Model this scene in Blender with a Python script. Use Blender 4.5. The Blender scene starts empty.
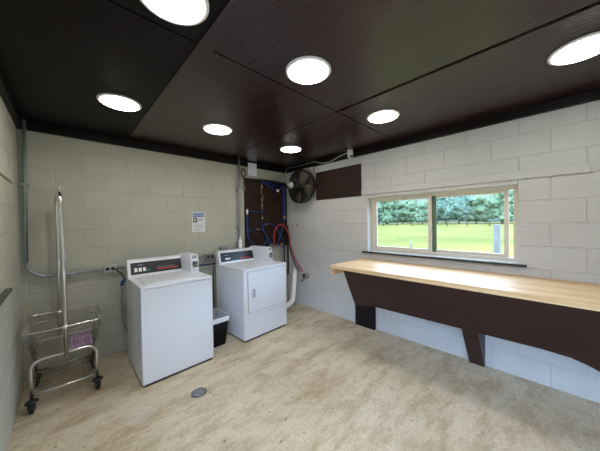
import bpy, bmesh, math, random
from mathutils import Vector, Matrix, noise
random.seed(7)
C = bpy.context.scene.collection
CR = 0.2032            # height of one block course
HC = 2.46              # ceiling height
XL, YF = -3.30, -4.65  # left wall, front wall (right wall x=0, back wall y=0)

# ------------------------------------------------------------------ materials
def mat(name, col, rough=0.5, metal=0.0, var=None, bump=None, spec=0.5, coat=0.0, stretch=None):
    m = bpy.data.materials.new(name); m.use_nodes = True
    nt = m.node_tree; N = nt.nodes; L = nt.links
    b = N['Principled BSDF']
    b.inputs['Base Color'].default_value = (*col, 1)
    b.inputs['Roughness'].default_value = rough
    b.inputs['Metallic'].default_value = metal
    b.inputs['Specular IOR Level'].default_value = spec
    if coat:
        b.inputs['Coat Weight'].default_value = coat; b.inputs['Coat Roughness'].default_value = 0.12
    if var or bump:
        tc = N.new('ShaderNodeTexCoord'); mp = N.new('ShaderNodeMapping')
        L.new(tc.outputs['Object'], mp.inputs['Vector'])
        if stretch: mp.inputs['Scale'].default_value = stretch
    if var:
        sc, col2, lo, hi = var
        n = N.new('ShaderNodeTexNoise'); n.inputs['Scale'].default_value = sc; n.inputs['Detail'].default_value = 6
        r = N.new('ShaderNodeMapRange'); r.inputs['From Min'].default_value = lo; r.inputs['From Max'].default_value = hi
        x = N.new('ShaderNodeMix'); x.data_type = 'RGBA'
        x.inputs['A'].default_value = (*col, 1); x.inputs['B'].default_value = (*col2, 1)
        L.new(mp.outputs['Vector'], n.inputs['Vector']); L.new(n.outputs['Fac'], r.inputs['Value'])
        L.new(r.outputs['Result'], x.inputs['Factor']); L.new(x.outputs['Result'], b.inputs['Base Color'])
    if bump:
        sc, st, dist = bump
        n = N.new('ShaderNodeTexNoise'); n.inputs['Scale'].default_value = sc; n.inputs['Detail'].default_value = 5
        bp = N.new('ShaderNodeBump'); bp.inputs['Strength'].default_value = st; bp.inputs['Distance'].default_value = dist
        L.new(mp.outputs['Vector'], n.inputs['Vector']); L.new(n.outputs['Fac'], bp.inputs['Height'])
        L.new(bp.outputs['Normal'], b.inputs['Normal'])
    return m

def emit(name, col, s):
    m = bpy.data.materials.new(name); m.use_nodes = True
    b = m.node_tree.nodes['Principled BSDF']
    b.inputs['Base Color'].default_value = (*col, 1)
    b.inputs['Emission Color'].default_value = (*col, 1); b.inputs['Emission Strength'].default_value = s
    return m

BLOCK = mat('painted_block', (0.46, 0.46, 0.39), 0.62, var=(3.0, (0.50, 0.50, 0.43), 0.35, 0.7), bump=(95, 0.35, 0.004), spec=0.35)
BLOCKLIT = mat('painted_block_coarse_lit', (0.57, 0.57, 0.56), 0.62, var=(3.0, (0.61, 0.61, 0.60), 0.35, 0.7), bump=(55, 0.8, 0.008), spec=0.35)  # same wall paint with coarser bump, lightened where daylight falls on the right wall
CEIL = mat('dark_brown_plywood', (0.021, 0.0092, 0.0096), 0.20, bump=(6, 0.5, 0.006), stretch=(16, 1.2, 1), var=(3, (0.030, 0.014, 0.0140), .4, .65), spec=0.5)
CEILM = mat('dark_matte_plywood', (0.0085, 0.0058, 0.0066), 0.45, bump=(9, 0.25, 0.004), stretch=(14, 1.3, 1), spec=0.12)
CTRIM = mat('dark_brown_trim', (0.007, 0.0045, 0.005), 0.45, spec=.2)
BROWN = mat('dark_brown_paint', (0.034, 0.0130, 0.0130), 0.42, var=(4, (0.043, 0.018, 0.017), .4, .7), bump=(40, .15, .002), spec=.3)
BROWNBOARD = mat('dark_brown_board', (0.024, 0.0115, 0.0085), 0.6, var=(9, (0.036, 0.019, 0.015), .4, .7), bump=(60, .2, .002), spec=.2)
BLACKBOARD = mat('black_paint', (0.010, 0.008, 0.010), 0.6, spec=.2)
WHITE = mat('white_enamel', (0.76, 0.785, 0.84), 0.28, coat=0.2)
WHITEP = mat('white_plastic', (0.88, 0.875, 0.86), 0.42)
LININGSHADE = mat('bag_inside_shade', (0.32, 0.35, 0.39), 0.5, bump=(22, .8, .02))  # greyed by the black bin behind it and darkened for inner shade
LINER = mat('bag_plastic', (0.72, 0.75, 0.80), 0.35, bump=(30, .5, .01))
BLACK = mat('black_plastic', (0.010, 0.010, 0.011), 0.38)
BINBLACK = mat('black_bin_plastic', (0.005, 0.005, 0.005), 0.6, spec=.2)
RUBBER = mat('black_rubber', (0.014, 0.013, 0.013), 0.75)
DECAL = mat('charcoal_panel', (0.020, 0.022, 0.026), 0.30)
GREY = mat('grey_paint', (0.24, 0.245, 0.26), 0.5)
RECESSSHADE = mat('recess_shade_grey', (0.42, 0.43, 0.46), 0.5)  # grey that paints in the shade of the dryer handle recess
DRAIN = mat('dark_drain_metal', (0.17, 0.16, 0.19), 0.5, metal=.4)
CONDUIT = mat('conduit_grey', (0.34, 0.35, 0.38), 0.38, metal=0.3)
GALVP = mat('pale_cover_plate', (.55, .55, .53), .45)
GALV = mat('galvanised_steel', (0.45, 0.45, 0.45), 0.45, metal=0.75, var=(25, (.36, .36, .37), .4, .7))
CHROME = mat('chrome', (0.80, 0.80, 0.80), 0.20, metal=1.0)
WIRE = mat('chrome_wire', (0.42, 0.41, 0.39), 0.32, metal=1.0)
COPPER = mat('copper', (0.36, 0.22, 0.15), 0.4, metal=0.7)
BRASS = mat('brass', (0.55, 0.42, 0.20), 0.35, metal=0.9)
BLUE = mat('blue_pex', (0.008, 0.050, 0.22), 0.4)
NAVY = mat('navy_pex', (0.008, 0.018, 0.085), 0.45)
RED = mat('red_rubber', (0.42, 0.045, 0.05), 0.45)
REDINK = mat('red_ink', (0.60, 0.05, 0.04), 0.5)
GREENINK = mat('green_ink', (0.03, 0.35, 0.15), 0.5)
PURPLE = mat('purple_plastic', (0.40, 0.24, 0.46), 0.45)
SIGNBLUE = mat('sign_blue', (0.075, 0.17, 0.42), 0.5)
SIGNWHITE = mat('sign_white', (0.80, 0.82, 0.84), 0.5)
INK = mat('grey_ink', (0.30, 0.32, 0.37), 0.6)
DARKINK = mat('dark_ink', (0.02, 0.025, 0.04), 0.6)
PAPER = mat('note_paper', (0.80, 0.82, 0.90), 0.7)
VINYL = mat('cream_vinyl', (0.70, 0.64, 0.55), 0.40)
SHADEVINYL = mat('shaded_green_vinyl', (0.12, 0.17, 0.10), 0.35)  # meeting stile colour darkened for shade, greened for reflected grass
SILLM = mat('black_sill', (0.018, 0.018, 0.022), 0.22)
BARK = mat('bark', (0.12, 0.085, 0.06), 0.9, bump=(8, .5, .05))
LEAF = mat('leaves', (0.085, 0.145, 0.085), 0.8, var=(1.6, (0.19, 0.25, 0.15), .38, .66), bump=(1.8, .7, .4), spec=.2)
LEAF2 = mat('leaves_haze_blue', (0.075, 0.135, 0.105), 0.8, var=(1.4, (0.16, 0.23, 0.17), .38, .66), bump=(1.8, .7, .4), spec=.2)  # bluish tint puts distance haze into the leaf colour
HILLM = mat('wooded_hill', (0.022, 0.042, 0.030), 0.9, var=(.25, (0.035, 0.060, 0.042), .4, .65), bump=(.5, 1.0, 1.5), spec=.1)
OLDWOOD = mat('weathered_wood', (0.19, 0.185, 0.17), 0.8, var=(6, (.10, .10, .10), .4, .7), stretch=(1, 1, .2))
FENCEM = mat('dark_fence_wood', (.05, .05, .04), .9, spec=.1)
SILVER = mat('silver_cap', (0.6, 0.6, 0.6), 0.35, metal=0.8)
FANMETAL = mat('dusty_metal', (0.055, 0.048, 0.042), 0.5, metal=0.5)
BLADEM = mat('dusty_blade', (0.20, 0.165, 0.13), 0.5, metal=0.4)
SHUTTER = mat('grey_shutter', (0.37, 0.37, 0.34), 0.5)
LAMP = emit('lamp_lens', (1.0, 0.95, 0.88), 31.0)
LAMPRIM = mat('lamp_rim', (0.8, 0.8, 0.78), 0.4)

def grass_mat():
    m = mat('meadow', (0.40, 0.45, 0.09), 0.95, spec=.05)
    nt = m.node_tree; N = nt.nodes; L = nt.links; b = N['Principled BSDF']
    tc = N.new('ShaderNodeTexCoord')
    n1 = N.new('ShaderNodeTexNoise'); n1.inputs['Scale'].default_value = .12; n1.inputs['Detail'].default_value = 8
    n2 = N.new('ShaderNodeTexNoise'); n2.inputs['Scale'].default_value = 1.3; n2.inputs['Detail'].default_value = 8; n2.inputs['Roughness'].default_value = .75
    for n in (n1, n2): L.new(tc.outputs['Object'], n.inputs['Vector'])
    r = N.new('ShaderNodeValToRGB'); e = r.color_ramp.elements
    e[0].position = .36; e[0].color = (.075, .098, .008, 1); e[1].position = .64; e[1].color = (.155, .130, .020, 1)
    L.new(n1.outputs['Fac'], r.inputs['Fac'])
    x = N.new('ShaderNodeMix'); x.data_type = 'RGBA'; x.blend_type = 'OVERLAY'; x.inputs['Factor'].default_value = .6
    L.new(r.outputs['Color'], x.inputs['A']); L.new(n2.outputs['Color'], x.inputs['B'])
    hs = N.new('ShaderNodeHueSaturation'); hs.inputs['Saturation'].default_value = .9
    L.new(x.outputs['Result'], hs.inputs['Color']); L.new(hs.outputs['Color'], b.inputs['Base Color'])
    return m
GRASS = grass_mat()

def floor_mat():
    m = mat('worn_concrete', (0.5, 0.45, 0.36), 0.55, spec=.35)
    nt = m.node_tree; N = nt.nodes; L = nt.links; b = N['Principled BSDF']
    tc = N.new('ShaderNodeTexCoord')
    def noi(s, d=8, rough=.6, warp=None):
        n = N.new('ShaderNodeTexNoise'); n.inputs['Scale'].default_value = s; n.inputs['Detail'].default_value = d
        n.inputs['Roughness'].default_value = rough
        L.new((warp or tc).outputs[0 if warp else 'Object'], n.inputs['Vector']); return n
    mp = N.new('ShaderNodeMapping'); mp.inputs['Rotation'].default_value = (0, 0, .5); mp.inputs['Scale'].default_value = (1, 2.6, 1)
    L.new(tc.outputs['Object'], mp.inputs['Vector'])
    n1 = noi(1.1); n2 = noi(7, 10, .8); n3 = noi(60, 4); n4 = noi(2.0, 12, .72, mp); n6 = noi(1.6, 6, .65); n5 = noi(22, 3, .5)
    def mix(fac, a, bb, blend='MIX'):
        x = N.new('ShaderNodeMix'); x.data_type = 'RGBA'; x.blend_type = blend
        if isinstance(fac, float): x.inputs['Factor'].default_value = fac
        else: L.new(fac, x.inputs['Factor'])
        for k, v in (('A', a), ('B', bb)):
            if isinstance(v, tuple): x.inputs[k].default_value = (*v, 1)
            else: L.new(v, x.inputs[k])
        return x.outputs['Result']
    def rng(o, lo, hi, a=0., z=1.):
        r = N.new('ShaderNodeMapRange'); r.inputs['From Min'].default_value = lo; r.inputs['From Max'].default_value = hi
        r.inputs['To Min'].default_value = a; r.inputs['To Max'].default_value = z
        L.new(o, r.inputs['Value']); return r.outputs['Result']
    c = mix(rng(n1.outputs['Fac'], .35, .65), (.66, .56, .39), (.77, .68, .52))
    c = mix(rng(n4.outputs['Fac'], .46, .64, 0, .95), c, (.44, .325, .18))      # tan worn streaks
    c = mix(rng(n2.outputs['Fac'], .54, .68, 0, .65), c, (.33, .25, .15))        # brown stains
    c = mix(rng(n6.outputs['Fac'], .60, .70, 0, .5), c, (.36, .235, .12))      # brown rust stains
    c = mix(rng(n2.outputs['Fac'], .30, .46, .7, 0), c, (.80, .73, .59))       # pale worn spots
    c = mix(rng(n5.outputs['Fac'], .66, .74, 0, .7), c, (.16, .12, .08))       # small dark flecks
    c = mix(rng(n3.outputs['Fac'], .35, .65, 0, .35), c, (.30, .26, .20))
    # pale square patch of filler left of the floor drain
    mp2 = N.new('ShaderNodeMapping'); mp2.vector_type = 'TEXTURE'
    mp2.inputs['Location'].default_value = (-2.62, -1.245, 0); mp2.inputs['Rotation'].default_value = (0, 0, math.radians(32))
    L.new(tc.outputs['Object'], mp2.inputs['Vector'])
    sx = N.new('ShaderNodeSeparateXYZ'); L.new(mp2.outputs['Vector'], sx.inputs['Vector'])
    def absr(o):
        a = N.new('ShaderNodeMath'); a.operation = 'ABSOLUTE'; L.new(o, a.inputs[0]); return rng(a.outputs[0], .085, .105, 1, 0)
    mu = N.new('ShaderNodeMath'); mu.operation = 'MULTIPLY'; L.new(absr(sx.outputs['X']), mu.inputs[0]); L.new(absr(sx.outputs['Y']), mu.inputs[1])
    mu2 = N.new('ShaderNodeMath'); mu2.operation = 'MULTIPLY'; mu2.inputs[1].default_value = .4; L.new(mu.outputs[0], mu2.inputs[0])
    c = mix(mu2.outputs[0], c, (.70, .66, .58))
    L.new(c, b.inputs['Base Color'])
    L.new(rng(n2.outputs['Fac'], .3, .7, .38, .62), b.inputs['Roughness'])
    bp = N.new('ShaderNodeBump'); bp.inputs['Strength'].default_value = .25; bp.inputs['Distance'].default_value = .002
    L.new(n2.outputs['Fac'], bp.inputs['Height']); L.new(bp.outputs['Normal'], b.inputs['Normal'])
    return m
FLOOR = floor_mat()

def pine_mat():
    m = mat('varnished_pine', (0.66, 0.47, 0.27), 0.42, spec=.18)
    nt = m.node_tree; N = nt.nodes; L = nt.links; b = N['Principled BSDF']
    tc = N.new('ShaderNodeTexCoord'); mp = N.new('ShaderNodeMapping'); mp.inputs['Scale'].default_value = (14, .7, 14)
    L.new(tc.outputs['Object'], mp.inputs['Vector'])
    n = N.new('ShaderNodeTexNoise'); n.inputs['Scale'].default_value = 1.6; n.inputs['Detail'].default_value = 6; n.inputs['Distortion'].default_value = .8
    L.new(mp.outputs['Vector'], n.inputs['Vector'])
    r = N.new('ShaderNodeValToRGB'); e = r.color_ramp.elements
    e[0].position = .33; e[0].color = (.64, .41, .20, 1); e[1].position = .62; e[1].color = (.80, .57, .33, 1)
    L.new(n.outputs['Fac'], r.inputs['Fac'])
    v = N.new('ShaderNodeTexVoronoi'); v.inputs['Scale'].default_value = 2.1
    mp2 = N.new('ShaderNodeMapping'); mp2.inputs['Scale'].default_value = (2.2, .9, 1); L.new(tc.outputs['Object'], mp2.inputs['Vector']); L.new(mp2.outputs['Vector'], v.inputs['Vector'])
    kr = N.new('ShaderNodeMapRange'); kr.inputs['From Min'].default_value = .03; kr.inputs['From Max'].default_value = .07; kr.inputs['To Min'].default_value = .8; kr.inputs['To Max'].default_value = 0
    L.new(v.outputs['Distance'], kr.inputs['Value'])
    x = N.new('ShaderNodeMix'); x.data_type = 'RGBA'; x.inputs['B'].default_value = (.30, .14, .06, 1)
    L.new(kr.outputs['Result'], x.inputs['Factor']); L.new(r.outputs['Color'], x.inputs['A']); L.new(x.outputs['Result'], b.inputs['Base Color'])
    return m
PINE = pine_mat()

def glass_mat():
    m = bpy.data.materials.new('window_glass'); m.use_nodes = True
    nt = m.node_tree; N = nt.nodes; L = nt.links
    N.remove(N['Principled BSDF'])
    t = N.new('ShaderNodeBsdfTransparent'); t.inputs['Color'].default_value = (.95, .97, .96, 1)
    g = N.new('ShaderNodeBsdfGlossy'); g.inputs['Roughness'].default_value = .02
    x = N.new('ShaderNodeMixShader'); x.inputs['Fac'].default_value = .05
    L.new(t.outputs[0], x.inputs[1]); L.new(g.outputs[0], x.inputs[2]); L.new(x.outputs[0], N['Material Output'].inputs['Surface'])
    return m
GLASS = glass_mat()

# ------------------------------------------------------------------ mesh builder
class MB:
    def __init__(s): s.bm = bmesh.new()
    def _merge(s, b, smooth=False):
        mp = {}
        for v in b.verts: mp[v] = s.bm.verts.new(v.co)
        for f in b.faces:
            try: nf = s.bm.faces.new([mp[v] for v in f.verts]); nf.smooth = smooth or f.smooth
            except ValueError: pass
        b.free(); return s
    def box(s, x0, x1, y0, y1, z0, z1, bev=0.0, seg=2):
        b = bmesh.new(); bmesh.ops.create_cube(b, size=1)
        sx, sy, sz = abs(x1-x0), abs(y1-y0), abs(z1-z0)
        for v in b.verts:
            v.co = Vector(((x0+x1)/2+v.co.x*sx, (y0+y1)/2+v.co.y*sy, (z0+z1)/2+v.co.z*sz))
        if bev: bmesh.ops.bevel(b, geom=b.edges[:], offset=min(bev, .45*min(sx, sy, sz)), segments=seg, affect='EDGES', profile=.5)
        return s._merge(b)
    def prism(s, pts, a, b_, axis, bev=0.0):
        """polygon pts in the two other axes, extruded from a to b_ along axis"""
        b = bmesh.new()
        def P(u, v, w):
            return Vector((w, u, v)) if axis == 'x' else Vector((u, w, v)) if axis == 'y' else Vector((u, v, w))
        A = [b.verts.new(P(u, v, a)) for u, v in pts]; B = [b.verts.new(P(u, v, b_)) for u, v in pts]
        n = len(pts)
        b.faces.new(A); b.faces.new(B[::-1])
        for i in range(n): b.faces.new((A[i], B[i], B[(i+1) % n], A[(i+1) % n]))
        bmesh.ops.recalc_face_normals(b, faces=b.faces[:])
        if bev: bmesh.ops.bevel(b, geom=b.edges[:], offset=bev, segments=2, affect='EDGES', profile=.5)
        return s._merge(b)
    def solid(s, front, off):
        """flat polygon of 3-d points, given thickness by the vector off"""
        b = bmesh.new(); off = Vector(off)
        A = [b.verts.new(Vector(q)) for q in front]; B = [b.verts.new(Vector(q)+off) for q in front]; n = len(A)
        b.faces.new(A); b.faces.new(B[::-1])
        for i in range(n): b.faces.new((A[i], B[i], B[(i+1) % n], A[(i+1) % n]))
        bmesh.ops.recalc_face_normals(b, faces=b.faces[:])
        return s._merge(b)
    def tube(s, pts, r, n=10, closed=False, cap=True):
        pts = [Vector(q) for q in pts]; m = len(pts); rings = []
        up = None
        for i, q in enumerate(pts):
            if closed: t = pts[(i+1) % m]-pts[i-1]
            else: t = pts[min(i+1, m-1)]-pts[max(i-1, 0)]
            t = t.normalized() if t.length > 1e-9 else Vector((0, 0, 1))
            if up is None:
                up = t.orthogonal().normalized()
            else:
                up = up-t*up.dot(t)
                up = up.normalized() if up.length > 1e-6 else t.orthogonal().normalized()
            w = t.cross(up)
            rr = r[i] if isinstance(r, (list, tuple)) else r
            rings.append([s.bm.verts.new(q+(up*math.cos(2*math.pi*k/n)+w*math.sin(2*math.pi*k/n))*rr) for k in range(n)])
        for i in range(m if closed else m-1):
            A, B = rings[i], rings[(i+1) % m]
            sh = 0
            if closed and i == m-1:
                sh = min(range(n), key=lambda k: (A[0].co-B[k].co).length)
            for k in range(n):
                f = s.bm.faces.new((A[k], A[(k+1) % n], B[(k+1+sh) % n], B[(k+sh) % n])); f.smooth = True
        if cap and not closed:
            s.bm.faces.new(rings[0][::-1]); s.bm.faces.new(rings[-1])
        return s
    def cyl(s, p0, p1, r, n=20): return s.tube([p0, p1], r, n)
    def lathe(s, prof, c, axis='z', n=32):
        """prof: list of (radius, height) along axis from point c"""
        c = Vector(c); rings = []
        def P(r, h, a):
            u, v = r*math.cos(a), r*math.sin(a)
            return c+(Vector((u, v, h)) if axis == 'z' else Vector((h, u, v)) if axis == 'x' else Vector((v, h, u)))
        for r, h in prof:
            rings.append([s.bm.verts.new(P(max(r, 1e-4), h, 2*math.pi*k/n)) for k in range(n)])
        for A, B in zip(rings, rings[1:]):
            for k in range(n):
                f = s.bm.faces.new((A[k], A[(k+1) % n], B[(k+1) % n], B[k])); f.smooth = True
        s.bm.faces.new(rings[0][::-1]); s.bm.faces.new(rings[-1])
        return s
    def blob(s, c, r, sub=2, amp=.25, seed=0, sq=(1, 1, 1)):
        b = bmesh.new(); bmesh.ops.create_icosphere(b, subdivisions=sub, radius=1)
        for v in b.verts:
            d = 1+amp*noise.noise(v.co*2.2+Vector((seed*3.1, seed*1.7, seed)))+amp*.6*noise.noise(v.co*5+Vector((seed, 9, seed*2)))
            v.co = Vector(c)+Vector((v.co.x*sq[0], v.co.y*sq[1], v.co.z*sq[2]))*d*r
        return s._merge(b, True)

MX = {}
def link(o, parent=None):
    C.objects.link(o)
    if parent is not None: o.parent = parent
    return o
def part(name, mb, m, parent=None, local=False, label=None, stuff=False):
    """one mesh object; the builder holds world coordinates unless local"""
    bm = mb.bm
    if parent is not None:
        M = MX[parent.name]
        if not local: bm.transform(M.inverted())
    bmesh.ops.recalc_face_normals(bm, faces=bm.faces[:])
    me = bpy.data.meshes.new(name); bm.to_mesh(me); bm.free()
    me.materials.append(m)
    o = link(bpy.data.objects.new(name, me), parent)
    MX[o.name] = MX[parent.name] if parent is not None else Matrix.Identity(4)
    if label: o['label'] = label
    if stuff: o['kind'] = 'stuff'
    return o
def thing(name, label, cat, loc=(0, 0, 0), rz=0.0, group=None):
    o = link(bpy.data.objects.new(name, None)); o.empty_display_size = .1
    o.location = loc; o.rotation_euler = (0, 0, rz)
    o['label'] = label; o['category'] = cat
    if group: o['group'] = group
    MX[o.name] = Matrix.Translation(loc) @ Matrix.Rotation(rz, 4, 'Z')
    return o
def tag(o, label, cat, group=None):
    o['label'] = label; o['category'] = cat
    if group: o['group'] = group
    return o
def struct(name, mb, m, parent=None):
    o = part(name, mb, m, parent)
    if parent is None: o['kind'] = 'structure'
    return o
def base_origin(o, loc):
    """moves a one-mesh thing's origin to its base"""
    loc = Vector(loc); o.data.transform(Matrix.Translation(-loc)); o.location = loc; return o
def arc(c, a, b, r, t0, t1, n=8):
    c, a, b = Vector(c), Vector(a), Vector(b)
    return [c+(a*math.cos(t0+(t1-t0)*i/n)+b*math.sin(t0+(t1-t0)*i/n))*r for i in range(n+1)]
def smooth(pts, k=6):
    """Catmull-Rom through the points"""
    P = [Vector(q) for q in pts]; P = [P[0]*2-P[1]]+P+[P[-1]*2-P[-2]]; out = []
    for i in range(1, len(P)-2):
        a, b, c, d = P[i-1:i+3]
        for j in range(k):
            t = j/k
            out.append(.5*((2*b)+(c-a)*t+(2*a-5*b+4*c-d)*t*t+(3*b-a-3*c+d)*t**3))
    return out+[P[-2]]

# ------------------------------------------------------------------ room
def sub_rect(r, o):
    u0, u1, z0, z1 = r; a0, a1, b0, b1 = o
    if a1 <= u0 or a0 >= u1 or b1 <= z0 or b0 >= z1: return [r]
    out = []
    if a0 > u0: out.append((u0, a0, z0, z1))
    if a1 < u1: out.append((a1, u1, z0, z1))
    m0, m1 = max(u0, a0), min(u1, a1)
    if b0 > z0: out.append((m0, m1, z0, b0))
    if b1 < z1: out.append((m0, m1, b1, z1))
    return out
def block_wall(name, u0, u1, to, openings, phase, m, T=.2, D=.0035):
    """to(u, z, d): point at depth d behind the wall face. Block faces stand 3.5 mm proud of their joints."""
    mb = MB()
    rects = []
    for k in range(13):
        z0, z1 = k*CR, min((k+1)*CR, HC)
        if z1-z0 < .02: continue
        j = phase+(0 if k % 2 else CR)
        n0 = math.floor((u0-j)/(2*CR))
        for i in range(n0, n0+20):
            a, b = max(u0, j+i*2*CR), min(u1, j+(i+1)*2*CR)
            if b-a > .01: rects.append((a, b, z0, z1))
    solid = [(u0, u1, 0, HC)]
    for o in openings:
        rects = [q for r in rects for q in sub_rect(r, o)]
        solid = [q for r in solid for q in sub_rect(r, o)]
    for a, b, z0, z1 in rects:
        if b-a < .02 or z1-z0 < .02: continue
        g, h = .0022, .0065
        out = [(a+g, z0+g), (b-g, z0+g), (b-g, z1-g), (a+g, z1-g)]
        inn = [(a+h, z0+h), (b-h, z0+h), (b-h, z1-h), (a+h, z1-h)]
        A = [mb.bm.verts.new(to(u, z, D)) for u, z in out]; B = [mb.bm.verts.new(to(u, z, 0)) for u, z in inn]
        mb.bm.faces.new(B)
        for i in range(4): mb.bm.faces.new((A[i], A[(i+1) % 4], B[(i+1) % 4], B[i]))
    for a, b, z0, z1 in solid:
        A = [mb.bm.verts.new(to(u, z, D)) for u, z in ((a, z0), (b, z0), (b, z1), (a, z1))]
        B = [mb.bm.verts.new(to(u, z, T)) for u, z in ((a, z0), (b, z0), (b, z1), (a, z1))]
        mb.bm.faces.new(A); mb.bm.faces.new(B[::-1])
        for i in range(4): mb.bm.faces.new((A[i], B[i], B[(i+1) % 4], A[(i+1) % 4]))
    return struct(name, mb, m)

WIN = (-3.24, -1.69, 1.055, 1.785)      # y0, y1, z0, z1 in the right wall
LWIN = (-2.45, -0.955, 1.055, 1.785)
block_wall('wall_back', XL-.2, .2, lambda u, z, d: Vector((u, d, z)), [], -3.058, BLOCK)
block_wall('wall_right', YF-.2, 0, lambda u, z, d: Vector((d, u, z)), [WIN], -3.245, BLOCKLIT, D=.0055)
block_wall('wall_left', YF-.2, 0, lambda u, z, d: Vector((XL-d, u, z)), [LWIN, (-4.30, -2.82, 0.0, 2.10)], -3.0, BLOCK)
DOOR = (-4.30, -2.82, 0.0, 2.10)
block_wall('wall_front', XL, 0, lambda u, z, d: Vector((u, YF-d, z)), [], -3.058, BLOCK)
mb = MB(); mb.box(XL-.2, .2, YF-.2, .2, -.12, 0); struct('floor', mb, FLOOR)
mb = MB(); mb.box(XL-.6, .6, YF-.6, .6, HC+.012, HC+.14)
cl = struct('ceiling', mb, CEILM)
XS = (XL, -2.42, -1.205, 0); YS = (YF, -2.105, 0)
for i in range(3):
    for j in range(2):
        a, b = XS[i]+.004, XS[i+1]-(.012 if (i == 1 and j == 0) else .004)
        mb = MB(); mb.box(a, b, YS[j]+.005, YS[j+1]-.005, HC, HC+.0119)
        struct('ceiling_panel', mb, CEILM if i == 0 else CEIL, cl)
mb = MB(); mb.box(-2.455, -2.365, YF+.04, -.04, HC-.009, HC-.0002, .002); struct('trim_1', mb, CEIL)
mb = MB(); mb.box(-1.195, -1.165, YF+.04, -2.13, HC-.006, HC-.0002, .002); struct('trim_2', mb, CEIL)
TZ = 2.375
for nm, b in (('trim_back', (XL+.04, -.0405, -.038, -.0006)), ('trim_right', (-.038, -.0006, YF+.001, -.0006)),
              ('trim_left', (XL+.0006, XL+.038, YF+.001, -.0006)), ('trim_front', (XL+.04, -.0405, YF+.0006, YF+.038))):
    mb = MB(); mb.box(*b, TZ, HC-.0005, .003); struct(nm, mb, CTRIM)
mb = MB(); mb.box(-.020, .002, -3.669, -1.61, 1.826, 1.902, .003); o = struct('trim_3', mb, BLOCKLIT)
mb = MB(); mb.box(XL-.002, XL+.013, -2.95, -.45, 1.818, 1.90, .003); struct('trim_4', mb, BLOCK)

def slider_window(name, f, y0, y1, z0, z1, ymid, gap):
    """two-sash sliding window; f maps (depth from wall face, y) to world x,y"""
    w = thing(name, '', ''); del w['label']; del w['category']; w['kind'] = 'structure'
    def fb(mb, d0, d1, a, b, c, d, bev=.003):
        x0, x1 = f(d0), f(d1); mb.box(min(x0, x1), max(x0, x1), a, b, c, d, bev)
    t = .042
    mb = MB()
    fb(mb, .095, .165, y0, y1, z0, z0+.035); fb(mb, .095, .165, y0, y1, z1-.035, z1)
    fb(mb, .095, .165, y0, y0+t, z0+.035, z1-.035); fb(mb, .095, .165, y1-t, y1, z0+.035, z1-.035)
    part('window_frame', mb, VINYL, w)
    def sash(a, b, d0, nm, stile, dark):
        mb = MB(); q = z0+.036; p = z1-.036
        fb(mb, d0, d0+.024, a+stile, b-stile, q, q+.03); fb(mb, d0, d0+.024, a+stile, b-stile, p-.024, p)
        if dark != 'b': fb(mb, d0, d0+.024, b-stile, b, q, p)
        fb(mb, d0, d0+.024, a, a+stile, q, p)
        s = part(nm, mb, VINYL, w)
        if dark == 'b':
            mb = MB(); fb(mb, d0, d0+.024, b-.065, b, q, p); part('meeting_stile', mb, SHADEVINYL, s, label='meeting stile coloured dark green for shade')
        mb = MB(); fb(mb, d0+.010, d0+.015, a+stile, b-stile, q+.03, p-.024, 0); part('pane', mb, GLASS, s)
        return s
    s1 = sash(ymid-.022, y1-t-.002, .100, 'window_sash', .04, '')
    mb = MB(); fb(mb, .088, .1, ymid-.008, ymid+.008, (z0+z1)/2-.05, (z0+z1)/2+.05, .003); part('latch', mb, VINYL, s1)
    sash(y0+t+gap, ymid+.0, .130, 'window_sash', .038, 'b')
    # reveal lining and black sill board
    mb = MB(); fb(mb, -.032, .094, y0-.055, y1+.078, z0-.028, z0-.004, .003)
    return w, mb
w, mb = slider_window('window_1', lambda d: d, *WIN, -2.447, .036)
mb.bm.free(); mb = MB(); mb.box(-.032, -.0006, -3.298, -1.612, 1.028, 1.050, .003); part('window_sill', mb, SILLM, w)
w, mb = slider_window('window_2', lambda d: XL-d, *LWIN, -1.7, .002)
mb.bm.free(); mb = MB(); mb.box(XL+.0006, XL+.034, -2.52, -.88, 1.028, 1.050, .003); part('window_sill', mb, SILLM, w)
mb = MB(); mb.box(XL-.090, XL-.086, LWIN[0]+.004, LWIN[1]-.004, LWIN[2]+.004, LWIN[3]-.004); part('added_blind', mb, mat('added_blind_white', (.7, .7, .68), .7), w)  # unseen closed blind, added to block skylight through the left window
d = thing('door_1', '', ''); del d['label']; del d['category']; d['kind'] = 'structure'
mb = MB()
for a, b in ((DOOR[0], DOOR[0]+.04), (DOOR[1]-.04, DOOR[1])): mb.box(XL-.19, XL-.01, a, b, 0, 2.10, .003)
mb.box(XL-.19, XL-.01, DOOR[0]+.04, DOOR[1]-.04, 2.06, 2.10, .003); part('door_frame', mb, CTRIM, d)

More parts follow.
